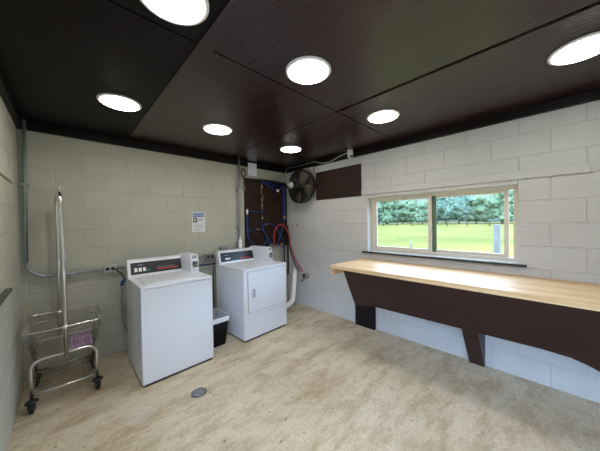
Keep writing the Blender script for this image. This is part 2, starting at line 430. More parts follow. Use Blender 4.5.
# ------------------------------------------------------------------ ceiling lights
LAMPS = [(-2.655, -1.035, 'lit round ceiling light nearest the back left corner, above the wire cart'),
         (-1.82, -1.02, 'lit round ceiling light above the space between the washer and the dryer'),
         (-.775, -1.0, 'lit round ceiling light nearest the wall fan, smallest in the photo'),
         (-2.64, -2.315, 'lit round ceiling light cut off by the top edge of the photo'),
         (-1.83, -2.35, 'lit round ceiling light whole in the picture near the top centre, largest full disc'),
         (-.81, -2.345, 'lit round ceiling light in front of the window, just right of the white security camera'),
         (-.80, -3.585, 'lit round ceiling light cut off by the right edge, above the folding counter'),
         (-2.64, -3.56, 'lit round ceiling light by the left wall next to the doorway'),
         (-1.83, -3.56, 'lit round ceiling light just inside the doorway, mid room')]
for i, (x, y, lab) in enumerate(LAMPS):
    if i == 0:
        r0 = thing('ceiling_light', lab, 'ceiling light', (0, 0, 0), 0, 'round ceiling lights')
        mb = MB(); mb.lathe([(.140, 0), (.148, -.003), (.148, -.010), (.142, -.014), (.130, -.0145), (.130, -.002)], (0, 0, 0), n=48); rim = part('rim', mb, LAMPRIM, r0)
        mb = MB(); mb.lathe([(.1295, -.003), (.1295, -.0150), (.10, -.020), (.05, -.023), (.001, -.024)], (0, 0, 0), n=48); lens = part('lens', mb, LAMP, r0)
        r0.location = (x, y, HC-.0003)
    else:
        r = r0.copy(); C.objects.link(r); r.location = (x, y, HC-.0003); r['label'] = lab
        for q in (rim, lens):
            c = q.copy(); C.objects.link(c); c.parent = r

# ------------------------------------------------------------------ washer and dryer
def console(t, W, D, H, cl, cr):
    """control console at the rear of the top, local coordinates"""
    yb = D/2; prof = [(yb-.105, H), (yb-.058, H+.178), (yb-.045, H+.184), (yb-.004, H+.184), (yb-.001, H+.178), (yb-.001, H)]
    mb = MB(); mb.prism(prof, cl, cr, 'x', .003); c = part('control_console', mb, WHITE, t, True)
    A, B = Vector((0, yb-.105, H)), Vector((0, yb-.058, H+.178)); n = Vector((0, -(B-A).z, (B-A).y)).normalized()
    def slab(mb, x0, x1, s0, s1, th, off=0.):
        q = [A.lerp(B, s0)+n*off, A.lerp(B, s1)+n*off]
        mb.solid([q[0]+Vector((x0, 0, 0)), q[0]+Vector((x1, 0, 0)), q[1]+Vector((x1, 0, 0)), q[1]+Vector((x0, 0, 0))], n*th); return mb
    part('control_panel', slab(MB(), cl+.028, cr-.006, .15, .84, .002, .0004), DECAL, t, True, 'charcoal control panel')
    return c, slab
def coin_box(t, W, D, H, yf, xl, xr, xlb):
    yb = D/2-.002; z1 = H+.205
    mb = MB(); b = bmesh.new()
    base = [(xlb, yb), (xl, yf), (xr, yf), (xr, yb)]
    top = [(xlb+.004, yb), (xl+.006, yf+.030), (xr-.004, yf+.030), (xr-.002, yb)]
    A = [b.verts.new((x, y, H+.0004)) for x, y in base]; M = [b.verts.new((x, y, H+.14)) for x, y in base]; T = [b.verts.new((x, y, z1)) for x, y in top]
    for P, Q in ((A, M), (M, T)):
        for i in range(4): b.faces.new((P[i], P[(i+1) % 4], Q[(i+1) % 4], Q[i]))
    b.faces.new(A[::-1]); b.faces.new(T); bmesh.ops.recalc_face_normals(b, faces=b.faces[:])
    bmesh.ops.bevel(b, geom=b.edges[:], offset=.004, segments=2, affect='EDGES', profile=.5); mb._merge(b)
    cb = part('coin_box', mb, WHITE, t, True)
    m = (xl+xr)/2; w = (xr-xl)*.36
    mb = MB(); mb.box(m-w, m+w, yf-.004, yf+.001, H+.055, H+.128, .002); part('coin_plate', mb, GALV, cb, True)
    mb = MB(); mb.box(m-w*.65, m-w*.1, yf-.009, yf-.0035, H+.085, H+.120, .002); mb.cyl((m+w*.4, yf-.014, H+.105), (m+w*.4, yf-.0035, H+.105), .009, 14)
    mb.box(m-w*.2, m+w*.6, yf-.009, yf-.0035, H+.060, H+.078, .002); part('coin_slot', mb, BLACK, cb, True)
    mb = MB(); mb.lathe([(.0125, 0), (.0125, -.004), (.007, -.007)], (m, yf-.0005, H+.032), 'y', 16); part('vault_lock', mb, CHROME, cb, True)
    # dark price plate on the leaning top part of the face
    A_, B_ = Vector((m, yf, H+.14)), Vector((m, yf+.030, z1)); n = Vector((0, -(z1-H-.14), .030)).normalized()
    p0, p1 = A_.lerp(B_, .25)+n*.0006, A_.lerp(B_, .8)+n*.0006; dx = Vector((w*.8, 0, 0))
    mb = MB(); mb.solid([p0-dx, p0+dx, p1+dx, p1-dx], n*.002); part('price_plate', mb, INK, cb, True)
    return cb

Ww, Wd, Wh = .661, .655, .905
ax, ay = math.cos(math.radians(.7)), math.sin(math.radians(.7))
wx, wy = -2.527+ax*Ww/2-ay*Wd/2, -.92+ay*Ww/2+ax*Wd/2
t = thing('washing_machine', 'white top loading coin washing machine between the wire cart and the waste bin', 'washing machine', (wx, wy, 0), math.radians(.7))
a, b = Ww/2, Wd/2
mb = MB(); mb.box(-a+.012, a-.012, -b+.012, b-.012, .0005, .024, .002); part('base', mb, BLACK, t, True, 'black recessed base')
mb = MB(); mb.box(-a, a, -b, b, .022, Wh-.028, .006)
for yy in (-.12, .02): mb.box(-a-.0015, -a+.002, yy-.006, yy+.006, .05, Wh-.06, .001)
part('cabinet', mb, WHITE, t, True)
mb = MB(); mb.box(-a-.002, a+.002, -b-.004, b, Wh-.026, Wh, .009, 3); part('top_panel', mb, WHITE, t, True)
mb = MB(); mb.box(-.27, .225, -b+.055, b-.15, Wh+.0004, Wh+.009, .004, 3); part('lid', mb, WHITE, t, True)
c, slab = console(t, Ww, Wd, Wh, -a+.002, a-.115)
for x in (-.268, -.228, -.188): part('button', slab(MB(), x, x+.027, .30, .52, .006, .0026), WHITEP, c, True, 'white push button')
part('indicator', slab(MB(), -.150, -.118, .30, .36, .003, .0026), GREENINK, c, True, 'green indicator mark')
part('accent_stripe', slab(MB(), -.05, .165, .30, .36, .001, .0026), REDINK, c, True, 'red stripe across the panel')
part('panel_print', slab(MB(), -.235, -.185, .66, .70, .001, .0026), INK, c, True, 'faint grey print')
part('panel_print', slab(MB(), -.05, .12, .42, .445, .001, .0026), INK, c, True, 'faint grey print')
coin_box(t, Ww, Wd, Wh, .02, .242, a-.001, .200)
washer = t

Dw, Dd, Dh = .704, .690, .897
th = math.radians(2.4); ax, ay = math.cos(th), math.sin(th)
dx, dy = -1.449+ax*Dw/2-ay*Dd/2, -.857+ay*Dw/2+ax*Dd/2
t = thing('clothes_dryer', 'white front loading coin dryer with square door, in front of the brown board', 'dryer', (dx, dy, 0), th)
a, b = Dw/2, Dd/2
mb = MB(); mb.box(-a+.012, a-.012, -b+.012, b-.012, .0005, .024, .002); part('base', mb, BLACK, t, True, 'black recessed base')
mb = MB(); mb.box(-a, a, -b+.012, b, .022, Dh-.028, .005); part('cabinet', mb, WHITE, t, True)
mb = MB(); mb.box(-a, a, -b, -b+.0115, .024, .297, .004); part('lower_panel', mb, WHITE, t, True)
mb = MB(); mb.box(-a, a, -b, -b+.0115, .305, Dh-.029, .004); part('front_panel', mb, WHITE, t, True)
mb = MB(); mb.box(-a-.002, a+.002, -b-.004, b, Dh-.026, Dh, .009, 3); part('top_panel', mb, WHITE, t, True)
mb = MB(); mb.box(-a+.058, a-.034, -b-.012, -b-.0004, .352, Dh-.042, .005, 3); dr = part('door', mb, WHITE, t, True)
mb = MB(); mb.box(-a+.0535, -a+.0575, -b-.004, -b-.0003, .3475, Dh-.0375); mb.box(a-.0335, a-.0295, -b-.004, -b-.0003, .3475, Dh-.0375); mb.box(-a+.0575, a-.0335, -b-.004, -b-.0003, .3475, .3515); mb.box(-a+.0575, a-.0335, -b-.004, -b-.0003, Dh-.0415, Dh-.0375); part('door_gasket', mb, GREY, t, True, 'grey seam around the door')
mb = MB(); mb.box(-a+.115, -a+.155, -b-.0135, -b-.0124, .531, .641); part('handle_recess_shade', mb, RECESSSHADE, dr, True, 'door handle recess, grey put in for shade')
mb = MB()
mb.box(-a+.104, -a+.114, -b-.022, -b-.0124, .520, .652, .003); mb.box(-a+.156, -a+.166, -b-.022, -b-.0124, .520, .652, .003)
mb.box(-a+.104, -a+.166, -b-.022, -b-.0124, .520, .530, .003); mb.box(-a+.104, -a+.166, -b-.022, -b-.0124, .642, .652, .003)
hd = part('handle', mb, WHITE, dr, True)
c, slab = console(t, Dw, Dd, Dh, -a+.002, a-.115)
for x in (-.255, -.228, -.201): part('button', slab(MB(), x, x+.019, .30, .42, .006, .0026), WHITEP, c, True, 'white push button')
part('accent_stripe', slab(MB(), -.02, .165, .28, .33, .001, .0026), REDINK, c, True, 'red stripe across the panel')
part('panel_print', slab(MB(), -.26, -.20, .62, .66, .001, .0026), INK, c, True, 'faint grey print')
coin_box(t, Dw, Dd, Dh, -.075, .252, a-.018, .212)

# white bottle on the dryer console
bx, by, bz = -1.105, -.205, Dh+.1845
t = thing('plastic_bottle', 'slim white bottle standing on top of the dryer console below the conduit', 'bottle', (bx, by, bz))
mb = MB(); mb.lathe([(.024, .0005), (.026, .004), (.026, .115), (.022, .13), (.012, .14)], (bx, by, bz)); part('bottle_body', mb, WHITEP, t)
mb = MB(); mb.lathe([(.014, .1405), (.014, .165), (.006, .172), (.005, .195)], (bx, by, bz), n=18); part('cap', mb, WHITEP, t)

# ------------------------------------------------------------------ waste bin
t = thing('waste_bin', 'small black waste bin with a white bag between the washer and the dryer', 'waste bin', (-1.702, -.545, 0))
def tub(z0, z1, grow0, grow1, thick):
    """open rounded rectangular tub"""
    mb = MB()
    def ring(g, z, n=6):
        hx, hy, r = .122+g, .165+g, .035
        out = []
        for cx, cy, a0 in ((hx-r, hy-r, 0), (-hx+r, hy-r, 90), (-hx+r, -hy+r, 180), (hx-r, -hy+r, 270)):
            for i in range(n+1):
                q = math.radians(a0+90*i/n); out.append(mb.bm.verts.new((-1.702+cx+r*math.cos(q), -.545+cy+r*math.sin(q), z)))
        return out
    R = [ring(grow0, z0), ring(grow1, z1), ring(grow1-thick, z1), ring(grow0-thick, z0+thick)]
    for A, B in zip(R, R[1:]):
        for i in range(len(A)):
            f = mb.bm.faces.new((A[i], A[(i+1) % len(A)], B[(i+1) % len(A)], B[i])); f.smooth = True
    return mb, R
mb, R = tub(.0005, .338, -.022, .012, .004); mb.bm.faces.new(R[0][::-1]); mb.bm.faces.new(R[3]); part('bin_body', mb, BINBLACK, t)
mb, R = tub(.288, .346, .0125, .0165, .0015); f_ = None
part('bag_cuff', mb, LINER, t, label='white bag folded over the rim')
mb, R = tub(.03, .344, -.030, .006, .001); mb.bm.faces.new(R[3]); part('bag_lining', mb, LININGSHADE, t, label='grey bag lining, darkened for shade in the bin')

# ------------------------------------------------------------------ laundry cart
cx0, cx1, cy0, cy1 = -3.215, -2.815, -.615, -.16
t = thing('laundry_cart', 'chrome wire laundry cart with tall hanging bar in the back left corner', 'cart', (-3.015, -.39, 0))
ZL = .405
def arch(y):
    r = .075
    return ([Vector((cx0, y, .105))]+arc((cx0+r, y, ZL-r), (-1, 0, 0), (0, 0, 1), r, 0, math.pi/2, 7)
            + arc((cx1-r, y, ZL-r), (0, 0, 1), (1, 0, 0), r, 0, math.pi/2, 7)+[Vector((cx1, y, .105))])
mb = MB(); mb.tube(arch(cy0), .0115, 12); part('front_frame', mb, CHROME, t)
mb = MB(); mb.tube(arch(cy1), .0115, 12); part('rear_frame', mb, CHROME, t)
mb = MB()
for y in (cy0, cy1): mb.cyl((cx0+.013, y, .135), (cx1-.013, y, .135), .010, 10)
for x in (cx0, cx1): mb.cyl((x, cy0+.013, .135), (x, cy1-.013, .135), .010, 10)
part('shelf_rail', mb, CHROME, t)
mb = MB()
for i in range(1, 9): mb.cyl((cx0+(cx1-cx0)*i/9, cy0, .147), (cx0+(cx1-cx0)*i/9, cy1, .147), .0026, 6)
for i in range(1, 6): mb.cyl((cx0, cy0+(cy1-cy0)*i/6, .150), (cx1, cy0+(cy1-cy0)*i/6, .150), .0026, 6)
part('shelf_grid', mb, WIRE, t)
def rr(x0, x1, y0, y1, z, r, n=5, tilt=0.):
    out = []
    for px, py, a0 in ((x1-r, y1-r, 0), (x0+r, y1-r, 90), (x0+r, y0+r, 180), (x1-r, y0+r, 270)):
        for i in range(n+1):
            q = math.radians(a0+90*i/n); out.append(Vector((px+r*math.cos(q), py+r*math.sin(q), z)))
    return out
rim_ = (-3.262, -2.765, -.66, -.10); bot_ = (-3.20, -2.825, -.60, -.16)
zr, zb = .635, .385
mb = MB(); mb.tube(rr(*rim_, zr, .07), .007, 8, True); part('basket_rim', mb, CHROME, t)
mb = MB()
def lerp4(f): return [rim_[i]+(bot_[i]-rim_[i])*f for i in range(4)]
for f in (.28, .55, .8, 1.0): mb.tube(rr(*lerp4(f), zr+(zb-zr)*f, .07-.02*f), .0036 if f < 1 else .0045, 6, True)
n = 20
for i in range(n+1):
    u = i/n
    for k in (0, 1):
        ya, yb_ = (rim_[2], bot_[2]) if k == 0 else (rim_[3], bot_[3])
        p0 = Vector((rim_[0]+.06+(rim_[1]-rim_[0]-.12)*u, ya, zr)); p1 = Vector((bot_[0]+.04+(bot_[1]-bot_[0]-.08)*u, yb_, zb))
        mb.cyl(p0, p1, .0014, 5)
    mb.cyl((bot_[0]+.04+(bot_[1]-bot_[0]-.08)*u, bot_[2], zb), (bot_[0]+.04+(bot_[1]-bot_[0]-.08)*u, bot_[3], zb), .0014, 5)
for i in range(n+1):
    u = i/n
    for xa, xb in ((rim_[0], bot_[0]), (rim_[1], bot_[1])):
        mb.cyl((xa, rim_[2]+.06+(rim_[3]-rim_[2]-.12)*u, zr), (xb, bot_[2]+.04+(bot_[3]-bot_[2]-.08)*u, zb), .0014, 5)
for i in range(1, 8):
    y = bot_[2]+(bot_[3]-bot_[2])*i/8; mb.cyl((bot_[0], y, zb), (bot_[1], y, zb), .0016, 5)
part('wire_basket', mb, WIRE, t)
xp = -3.010; yf, yb = -.648, -.125; zt = 1.745; r = .09
pts = [Vector((xp, yf, .37))]+[Vector((xp-.003, yf+.002, 1.2))]+arc((xp-.014, yf+r+.006, zt-r), (0, -1, 0), (0, 0, 1), r, 0, math.pi/2, 8)+\
      arc((xp-.042, yb-r, zt-r-.0), (0, 0, 1), (0, 1, 0), r, 0, math.pi/2, 8)+[Vector((xp-.038, yb, 1.2)), Vector((xp-.044, yb, .37))]
mb = MB(); mb.tube(pts, .0155, 14); hb = part('hanging_bar', mb, CHROME, t)
mb = MB(); mb.lathe([(.006, 0), (.006, .018), (.012, .022), (.012, .034), (.004, .040)], (xp-.016, yf+.10, zt+.0155), n=14); part('finial', mb, CHROME, hb)
for y in (yf, yb):
    mb = MB(); mb.cyl((xp-(.001 if y == yf else .043), y, .605), (xp-(.001 if y == yf else .043), y, .648), .0175, 14); part('pole_clamp', mb, CHROME, hb)
for x, y in ((cx0, cy0), (cx1, cy0), (cx0, cy1), (cx1, cy1)):
    mb = MB(); mb.lathe([(.016, .100), (.036, .095), (.040, .088), (.040, .082), (.016, .078)], (x, y, 0), n=18)
    mb.box(x-.021, x-.0165, y-.024, y+.010, .032, .084, .001); mb.box(x+.0165, x+.021, y-.024, y+.010, .032, .084, .001)
    cs = part('caster', mb, BLACK, t)
    mb = MB(); mb.lathe([(.012, -.013), (.034, -.013), (.040, -.008), (.040, .008), (.034, .013), (.012, .013)], (x, y-.010, .0405), 'x', 22); part('wheel', mb, RUBBER, cs)
    mb = MB(); mb.cyl((x-.023, y-.010, .0405), (x+.023, y-.010, .0405), .006, 10); part('axle', mb, GALV, cs)
# purple ribbed mat in the basket
mb = MB(); n = 36
x0, x1 = -2.985, -2.835
top, bot = [], []
for i in range(n+1):
    u = i/n; h = .004*(1+math.sin(u*2*math.pi*6))
    x = x0+(x1-x0)*u
    for lst, dz in ((top, .006+h), (bot, 0)):
        lst.append((mb.bm.verts.new((x, -.575, zb+.004+dz)), mb.bm.verts.new((x+.002, -.30, zb+.022+dz+.02*u))))
for lst in (top, bot):
    for A, B in zip(lst, lst[1:]): mb.bm.faces.new((A[0], B[0], B[1], A[1]))
for A, B in zip(zip(top, bot), list(zip(top, bot))[1:]):
    mb.bm.faces.new((A[0][0], A[1][0], B[1][0], B[0][0])); mb.bm.faces.new((A[0][1], A[1][1], B[1][1], B[0][1]))
mb.bm.faces.new((top[0][0], top[0][1], bot[0][1], bot[0][0])); mb.bm.faces.new((top[-1][0], top[-1][1], bot[-1][1], bot[-1][0]))
o = part('ribbed_mat', mb, PURPLE); tag(o, 'purple ribbed plastic mat lying inside the wire basket of the cart', 'mat'); base_origin(o, (-2.91, -.45, zb+.004))

# ------------------------------------------------------------------ folding counter under the window
t = thing('folding_counter', 'long wall counter with varnished pine top and dark brown sloping skirt', 'counter', (-.35, -2.9, 0))
mb = MB()
yend = -4.40
for x0, x1 in ((-.722, -.484), (-.483, -.245), (-.244, -.004)): mb.box(x0, x1, yend, -1.605, .907, .948, .003)
part('countertop', mb, PINE, t, label='varnished pine plank top')
mb = MB(); mb.box(-.705, -.06, -1.652, -1.612, .835, .9065, .003); part('cleat', mb, PINE, t, label='pale end cleat under the top')
pl = lambda y, z: Vector((-.03-.72*z, y, z)); nrm = Vector((1, 0, .72)).normalized()
ol = [(-1.764, .9065), (-1.671, .377), (-1.80, .395), (-1.93, .435), (-2.2, .441), (-3.40, .452), (-3.55, .440), (-3.63, .412), (-3.70, .372), (-3.80, .30), (-3.92, .23), (yend, .20), (yend, .9065)]
mb = MB(); mb.solid([pl(y, z) for y, z in ol], nrm*.018); part('skirt', mb, BROWN, t)
mb = MB(); mb.box(-.042, -.0012, -1.80, -1.50, .0005, .60, .003); part('leg', mb, BLACKBOARD, t, label='black board leg against the wall')
for y in (-2.99, -4.25):
    mb = MB(); q = .020*math.sqrt(1+.72**2)
    mb.prism([(-.0012, .0005), (-.034+q*0, .0005), (-.034, .0008), (-.03-.72*.88+q+.004, .88), (-.0012, .88)], y, y+.127, 'y'); part('leg', mb, BROWN, t)

# ------------------------------------------------------------------ conduits, outlets, cords
def conduit(name, label, pts, straps, r=.0155):
    t = thing(name, label, 'conduit', tuple(pts[-1]))
    mb = MB(); mb.tube(pts, r, 12); part('pipe', mb, CONDUIT, t)
    for q, v in straps:
        mb = MB(); q = Vector(q)
        if v: mb.box(q.x-.028, q.x+.028, q.y-r-.0015, -.0008, q.z-.009, q.z+.009, .002)
        else: mb.box(q.x-.009, q.x+.009, q.y-r-.0015, -.0008, q.z-.028, q.z+.028, .002)
        part('strap', mb, GALV, t)
    return t
yc = -.053
R_ = .15
pts = [Vector((-3.250, yc, HC-.002)), Vector((-3.264, yc, .98+R_))]+arc((-3.264+R_, yc, .98+R_), (-1, 0, 0), (0, 0, -1), R_, 0, math.pi/2, 10)+[Vector((-2.698, yc, .983))]
conduit('conduit_pipe', 'grey electrical conduit bending along the left corner down to the wall outlet', pts, [((-3.255, yc, 1.86), 1), ((-2.95, yc, .981), 0)])
conduit('conduit_pipe', 'grey straight vertical conduit beside the brown plumbing board', [Vector((-1.012, yc, HC-.002)), Vector((-1.035, yc, 1.165))], [((-1.022, yc, 1.98), 1), ((-1.03, yc, 1.4), 1)])
conduit('conduit_pipe', 'grey horizontal conduit running behind the washer between the two outlets', [Vector((-2.594, yc, .983)), Vector((-1.579, yc, 1.0))], [((-2.0, yc, .992), 0)])

def outlet(label, x, z, w, h, m, socks=True, dbl=2):
    t = thing('wall_outlet', label, 'outlet', (x, -.001, z))
    mb = MB(); mb.box(x-w/2, x+w/2, -.071, -.001, z-h/2, z+h/2, .005); part('outlet_box', mb, m, t)
    for i in range(dbl):
        px = x+(i-(dbl-1)/2)*w*.46
        mb = MB(); mb.lathe([(.0185, -.0712), (.0185, -.075), (.0175, -.076)], (px, 0, z), 'y', 18); sk = part('socket', mb, BLACK, t)
    return t
outlet('pale grey double outlet box on the wall left of the washer', -2.646, .986, .102, .082, GALVP)
outlet('dark grey double outlet box on the wall between washer and dryer', -1.515, 1.0, .125, .062, GREY)
t = thing('junction_box', 'small grey junction box above the dryer console at the back wall', 'junction box', (-1.29, -.001, 1.085))
mb = MB(); mb.box(-1.345, -1.235, -.05, -.001, 1.075, 1.125, .005); part('box_body', mb, GREY, t)
mb = MB(); mb.box(-1.335, -1.245, -.054, -.0502, 1.082, 1.118, .003); part('cover_plate', mb, GALV, t)
t = thing('junction_box', 'grey junction box at the foot of the vertical conduit', 'junction box', (-1.037, -.001, 1.10))
mb = MB(); mb.box(-1.078, -1.0, -.072, -.001, 1.095, 1.164, .005); part('box_body', mb, GALV, t)
mb = MB(); mb.box(-1.071, -1.007, -.076, -.0722, 1.101, 1.156, .003); part('cover_plate', mb, GREY, t)

t = thing('power_cord', 'black power cord plugged into the outlet left of the washer', 'cord', (-2.62, -.06, .98))
mb = MB(); mb.lathe([(.013, -.0765), (.014, -.098), (.008, -.112)], (-2.622, 0, .986), 'y', 14); part('plug', mb, BLACK, t)
mb = MB(); mb.tube(smooth([(-2.622, -.111, .985), (-2.60, -.118, .975), (-2.575, -.095, .945), (-2.545, -.085, .91), (-2.50, -.075, .80), (-2.48, -.065, .6)]), .0065, 8); part('cable', mb, BLACK, t)
t = thing('power_cord', 'black power cord plugged into the outlet between the machines', 'cord', (-1.5, -.06, 1.0))
mb = MB(); mb.lathe([(.013, -.0765), (.014, -.098), (.008, -.112)], (-1.486, 0, 1.0), 'y', 14); part('plug', mb, BLACK, t)
mb = MB(); mb.tube(smooth([(-1.486, -.111, 1.0), (-1.475, -.12, .97), (-1.49, -.125, .90), (-1.50, -.125, .6), (-1.50, -.13, .2)]), .0065, 8); part('cable', mb, BLACK, t)

# hoses beside the washer
t = thing('drain_hose', 'blue ended grey hose hanging behind the left side of the washer', 'hose', (-2.58, -.14, .5))
mb = MB(); mb.tube(smooth([(-2.50, -.19, .862), (-2.535, -.19, .862), (-2.556, -.19, .835), (-2.556, -.19, .79)]), .018, 12); part('hose_elbow', mb, BLUE, t, label='blue hose elbow')
mb = MB(); mb.tube(smooth([(-2.556, -.19, .79), (-2.562, -.19, .65), (-2.560, -.19, .48), (-2.54, -.19, .33), (-2.50, -.19, .27)]), .011, 10); part('hose_pipe', mb, GREY, t)
mb = MB(); mb.cyl((-2.556, -.19, .805), (-2.556, -.19, .775), .0195, 14); part('collar', mb, GALV, t)
o = part('water_pipe', MB().tube(smooth([(-1.86, -.05, .90), (-1.6, -.05, .885), (-1.40, -.05, .885), (-1.15, -.05, .89)]), .013, 10), NAVY)
tag(o, 'dark blue water pipe running along the wall low between washer and dryer', 'pipe'); base_origin(o, (-1.5, -.05, .885))

# ------------------------------------------------------------------ plumbing board and pipes
BX0, BX1 = -.905, -.012
mb = MB(); mb.box(BX0, BX1, -.020, -.0008, 1.035, 2.195, .002); o = part('plumbing_board', mb, BROWNBOARD)
tag(o, 'dark brown plywood board behind the blue pipes in the back right corner', 'board'); base_origin(o, (-.46, -.01, 1.035))
t = thing('water_pipework', 'blue water pipes with copper fittings on the dark brown board', 'pipework', (-.46, -.04, 1.06))
yp = -.040
def pipe(pts, m=BLUE, r=.0092, sm=True, nm='pipe', lab=None):
    return part(nm, MB().tube(smooth(pts) if sm else pts, r, 10), m, t, label=lab)
pipe([(-.585, yp, 2.15), (-.582, yp, 2.06)], COPPER, sm=False, nm='copper_pipe')
pipe([(-.582, yp, 2.06), (-.60, yp-.02, 2.02), (-.62, yp-.03, 1.975), (-.60, yp-.035, 1.935), (-.578, yp-.02, 1.90), (-.582, yp, 1.86)], COPPER, .009, nm='copper_loop')
pipe([(-.582, yp, 1.86), (-.583, yp, 1.66)], COPPER, sm=False, nm='copper_pipe')
for z in (2.07, 1.86, 1.75, 1.54):
    part('fitting', MB().cyl((-.583, yp, z-.022), (-.583, yp, z+.022), .0155, 12), BRASS, t, label='brass fitting')
pipe([(-.583, yp, 1.66), (-.585, yp, 1.50), (-.575, yp, 1.38), (-.53, yp, 1.27), (-.43, yp, 1.15), (-.33, yp, 1.05)])
pipe([(-.585, yp, 1.645), (-.865, yp, 1.657)], sm=False)
part('tee_fitting', MB().cyl((-.875, yp, 1.60), (-.875, yp, 1.685), .017, 12), WHITEP, t, label='white elbow fitting')
pipe([(-.875, yp, 1.60), (-.882, yp, 1.45), (-.875, yp, 1.28), (-.83, yp, 1.16), (-.74, yp, 1.08), (-.64, yp, 1.05), (-.55, yp, 1.10), (-.47, yp, 1.18)], r=.0125)
pipe([(-.88, yp, 1.33), (-.80, yp, 1.345), (-.69, yp, 1.352)])
part('fitting', MB().cyl((-.705, yp, 1.352), (-.645, yp, 1.354), .0155, 12), COPPER, t, label='copper fitting')
pipe([(-.645, yp, 1.354), (-.60, yp, 1.35), (-.555, yp-.024, 1.30), (-.50, yp-.025, 1.16), (-.42, yp-.02, 1.06)])
pipe([(-.57, yp-.022, 1.43), (-.46, yp-.02, 1.44), (-.37, yp-.02, 1.425), (-.30, yp-.022, 1.36), (-.22, yp-.022, 1.24), (-.12, yp-.022, 1.10)])
part('fitting', MB().cyl((-.50, yp-.02, 1.436), (-.545, yp-.02, 1.434), .016, 12), COPPER, t, label='copper fitting')
pipe([(-.095, yp-.004, 1.52), (-.13, yp-.01, 1.42), (-.22, yp-.044, 1.26), (-.31, yp-.044, 1.06)])
for x, y, m in ((-.125, yp, NAVY), (-.095, yp-.006, BLUE), (-.062, yp, NAVY)):
    pipe([(x, y, 2.13), (x, y, 1.85), (x-.004, y, 1.5)], m, .012)
for z in (1.95, 1.80, 1.60): part('pipe_strap', MB().box(-.145, -.042, yp-.022, -.0205, z-.012, z+.012, .002), NAVY, t)
part('fitting', MB().cyl((-.095, yp-.006, 1.53), (-.095, yp-.006, 1.60), .0175, 12), BRASS, t, label='brass fitting')
pipe([(-.62, yp, 2.13), (-.53, yp, 2.155), (-.40, yp, 2.14), (-.25, yp, 2.13), (-.12, yp, 2.14)], NAVY, .013)
pipe([(-.58, yp-.024, 2.15), (-.50, yp-.03, 2.10), (-.38, yp-.03, 2.06), (-.26, yp-.03, 2.04), (-.14, yp-.028, 2.12)], BLUE, .010)
pipe([(-.46, yp-.02, 2.17), (-.42, yp-.025, 2.07), (-.33, yp-.026, 2.12), (-.27, yp-.02, 2.17)], BLUE, .009)
pipe([(-.88, yp, 2.165), (-.70, yp-.004, 2.175), (-.45, yp-.004, 2.185), (-.20, yp-.004, 2.175), (-.06, yp, 2.16)], BLACK, .019, lab='thick black pipe')
part('valve', MB().box(-.30, -.262, yp-.062, yp-.041, 2.0, 2.045, .004), WHITEP, t, label='white valve')
pipe([(-.45, yp, 1.058), (-.085, yp, 1.050)], GALV, .012, False, 'manifold_pipe')
for x in (-.40, -.27, -.17):
    part('valve', MB().cyl((x, yp, 1.062), (x, yp, 1.095), .016, 12), BRASS, t, label='brass valve')
pipe([(-.17, yp-.005, 1.046), (-.168, yp-.01, .95), (-.172, yp-.01, .75)], GREY, .010)
pipe([(-.115, yp-.005, 1.044), (-.113, yp-.01, .95), (-.113, yp-.01, .72)], NAVY, .012)

o = part('water_hose', MB().tube(smooth([(-.365, -.085, 1.07), (-.385, -.095, 1.20), (-.36, -.10, 1.33), (-.27, -.10, 1.42), (-.17, -.10, 1.405), (-.10, -.112, 1.33), (-.05, -.116, 1.20), (-.040, -.13, 1.05), (-.038, -.20, .89), (-.036, -.30, .75), (-.036, -.39, .655), (-.040, -.44, .61)]), .0125, 10), RED)
tag(o, 'red rubber hose arching over the blue pipes and down the right wall', 'hose'); base_origin(o, (-.04, -.44, .6))
o = part('water_hose', MB().tube(smooth([(-.040, -.080, 1.30), (-.030, -.083, 1.12), (-.026, -.105, .98), (-.022, -.165, .82), (-.022, -.25, .69), (-.026, -.34, .60)]), .0105, 10), NAVY)
tag(o, 'dark blue hose hanging down the right wall beside the red hose', 'hose'); base_origin(o, (-.03, -.36, .58))
o = part('cable_bundle', MB().tube(smooth([(-.024, -.045, 1.40), (-.024, -.047, 1.25), (-.026, -.046, 1.02), (-.024, -.044, .80), (-.026, -.042, .5)]), .0155, 10), BLACK)
tag(o, 'thick black cable bundle in the corner behind the red hose', 'cable'); base_origin(o, (-.034, -.06, .5))
t = thing('wall_outlet', 'round grey outlet low on the right wall where the red hose ends', 'outlet', (-.001, -.50, .53))
mb = MB(); mb.lathe([(.052, -.001), (.052, -.03), (.045, -.038), (.02, -.04)], (0, -.505, .535), 'x', 24); part('outlet_box', mb, GALV, t)
mb = MB(); mb.box(-.075, -.041, -.50, -.465, .52, .575, .006); mb.tube(smooth([(-.06, -.475, .52), (-.055, -.46, .47), (-.05, -.44, .44), (-.05, -.40, .46)]), .007, 8); part('plug', mb, BLACK, t)
o = part('wall_plug', MB().lathe([(.013, -.001), (.013, -.008), (.008, -.011)], (0, -.275, 1.414), 'x', 16), BLACK)
tag(o, 'tiny black cap on the right wall below the fan', 'cap'); base_origin(o, (0, -.275, 1.414))

# white duct beside the dryer
t = thing('vent_duct', 'white elbow duct running down the wall right of the dryer', 'duct', (-.3, -.40, .05))
p = [(-.006, -.205, .585), (-.07, -.28, .590), (-.15, -.36, .573), (-.215, -.418, .50), (-.25, -.435, .36), (-.275, -.445, .23), (-.31, -.45, .155), (-.38, -.45, .12), (-.50, -.45, .11), (-.66, -.445, .11)]
mb = MB(); mb.tube(smooth(p), .041, 18); part('duct_pipe', mb, WHITEP, t)
mb = MB(); mb.cyl(p[-1], (-.726, -.443, .11), .052, 18); part('duct_collar', mb, GALV, t)

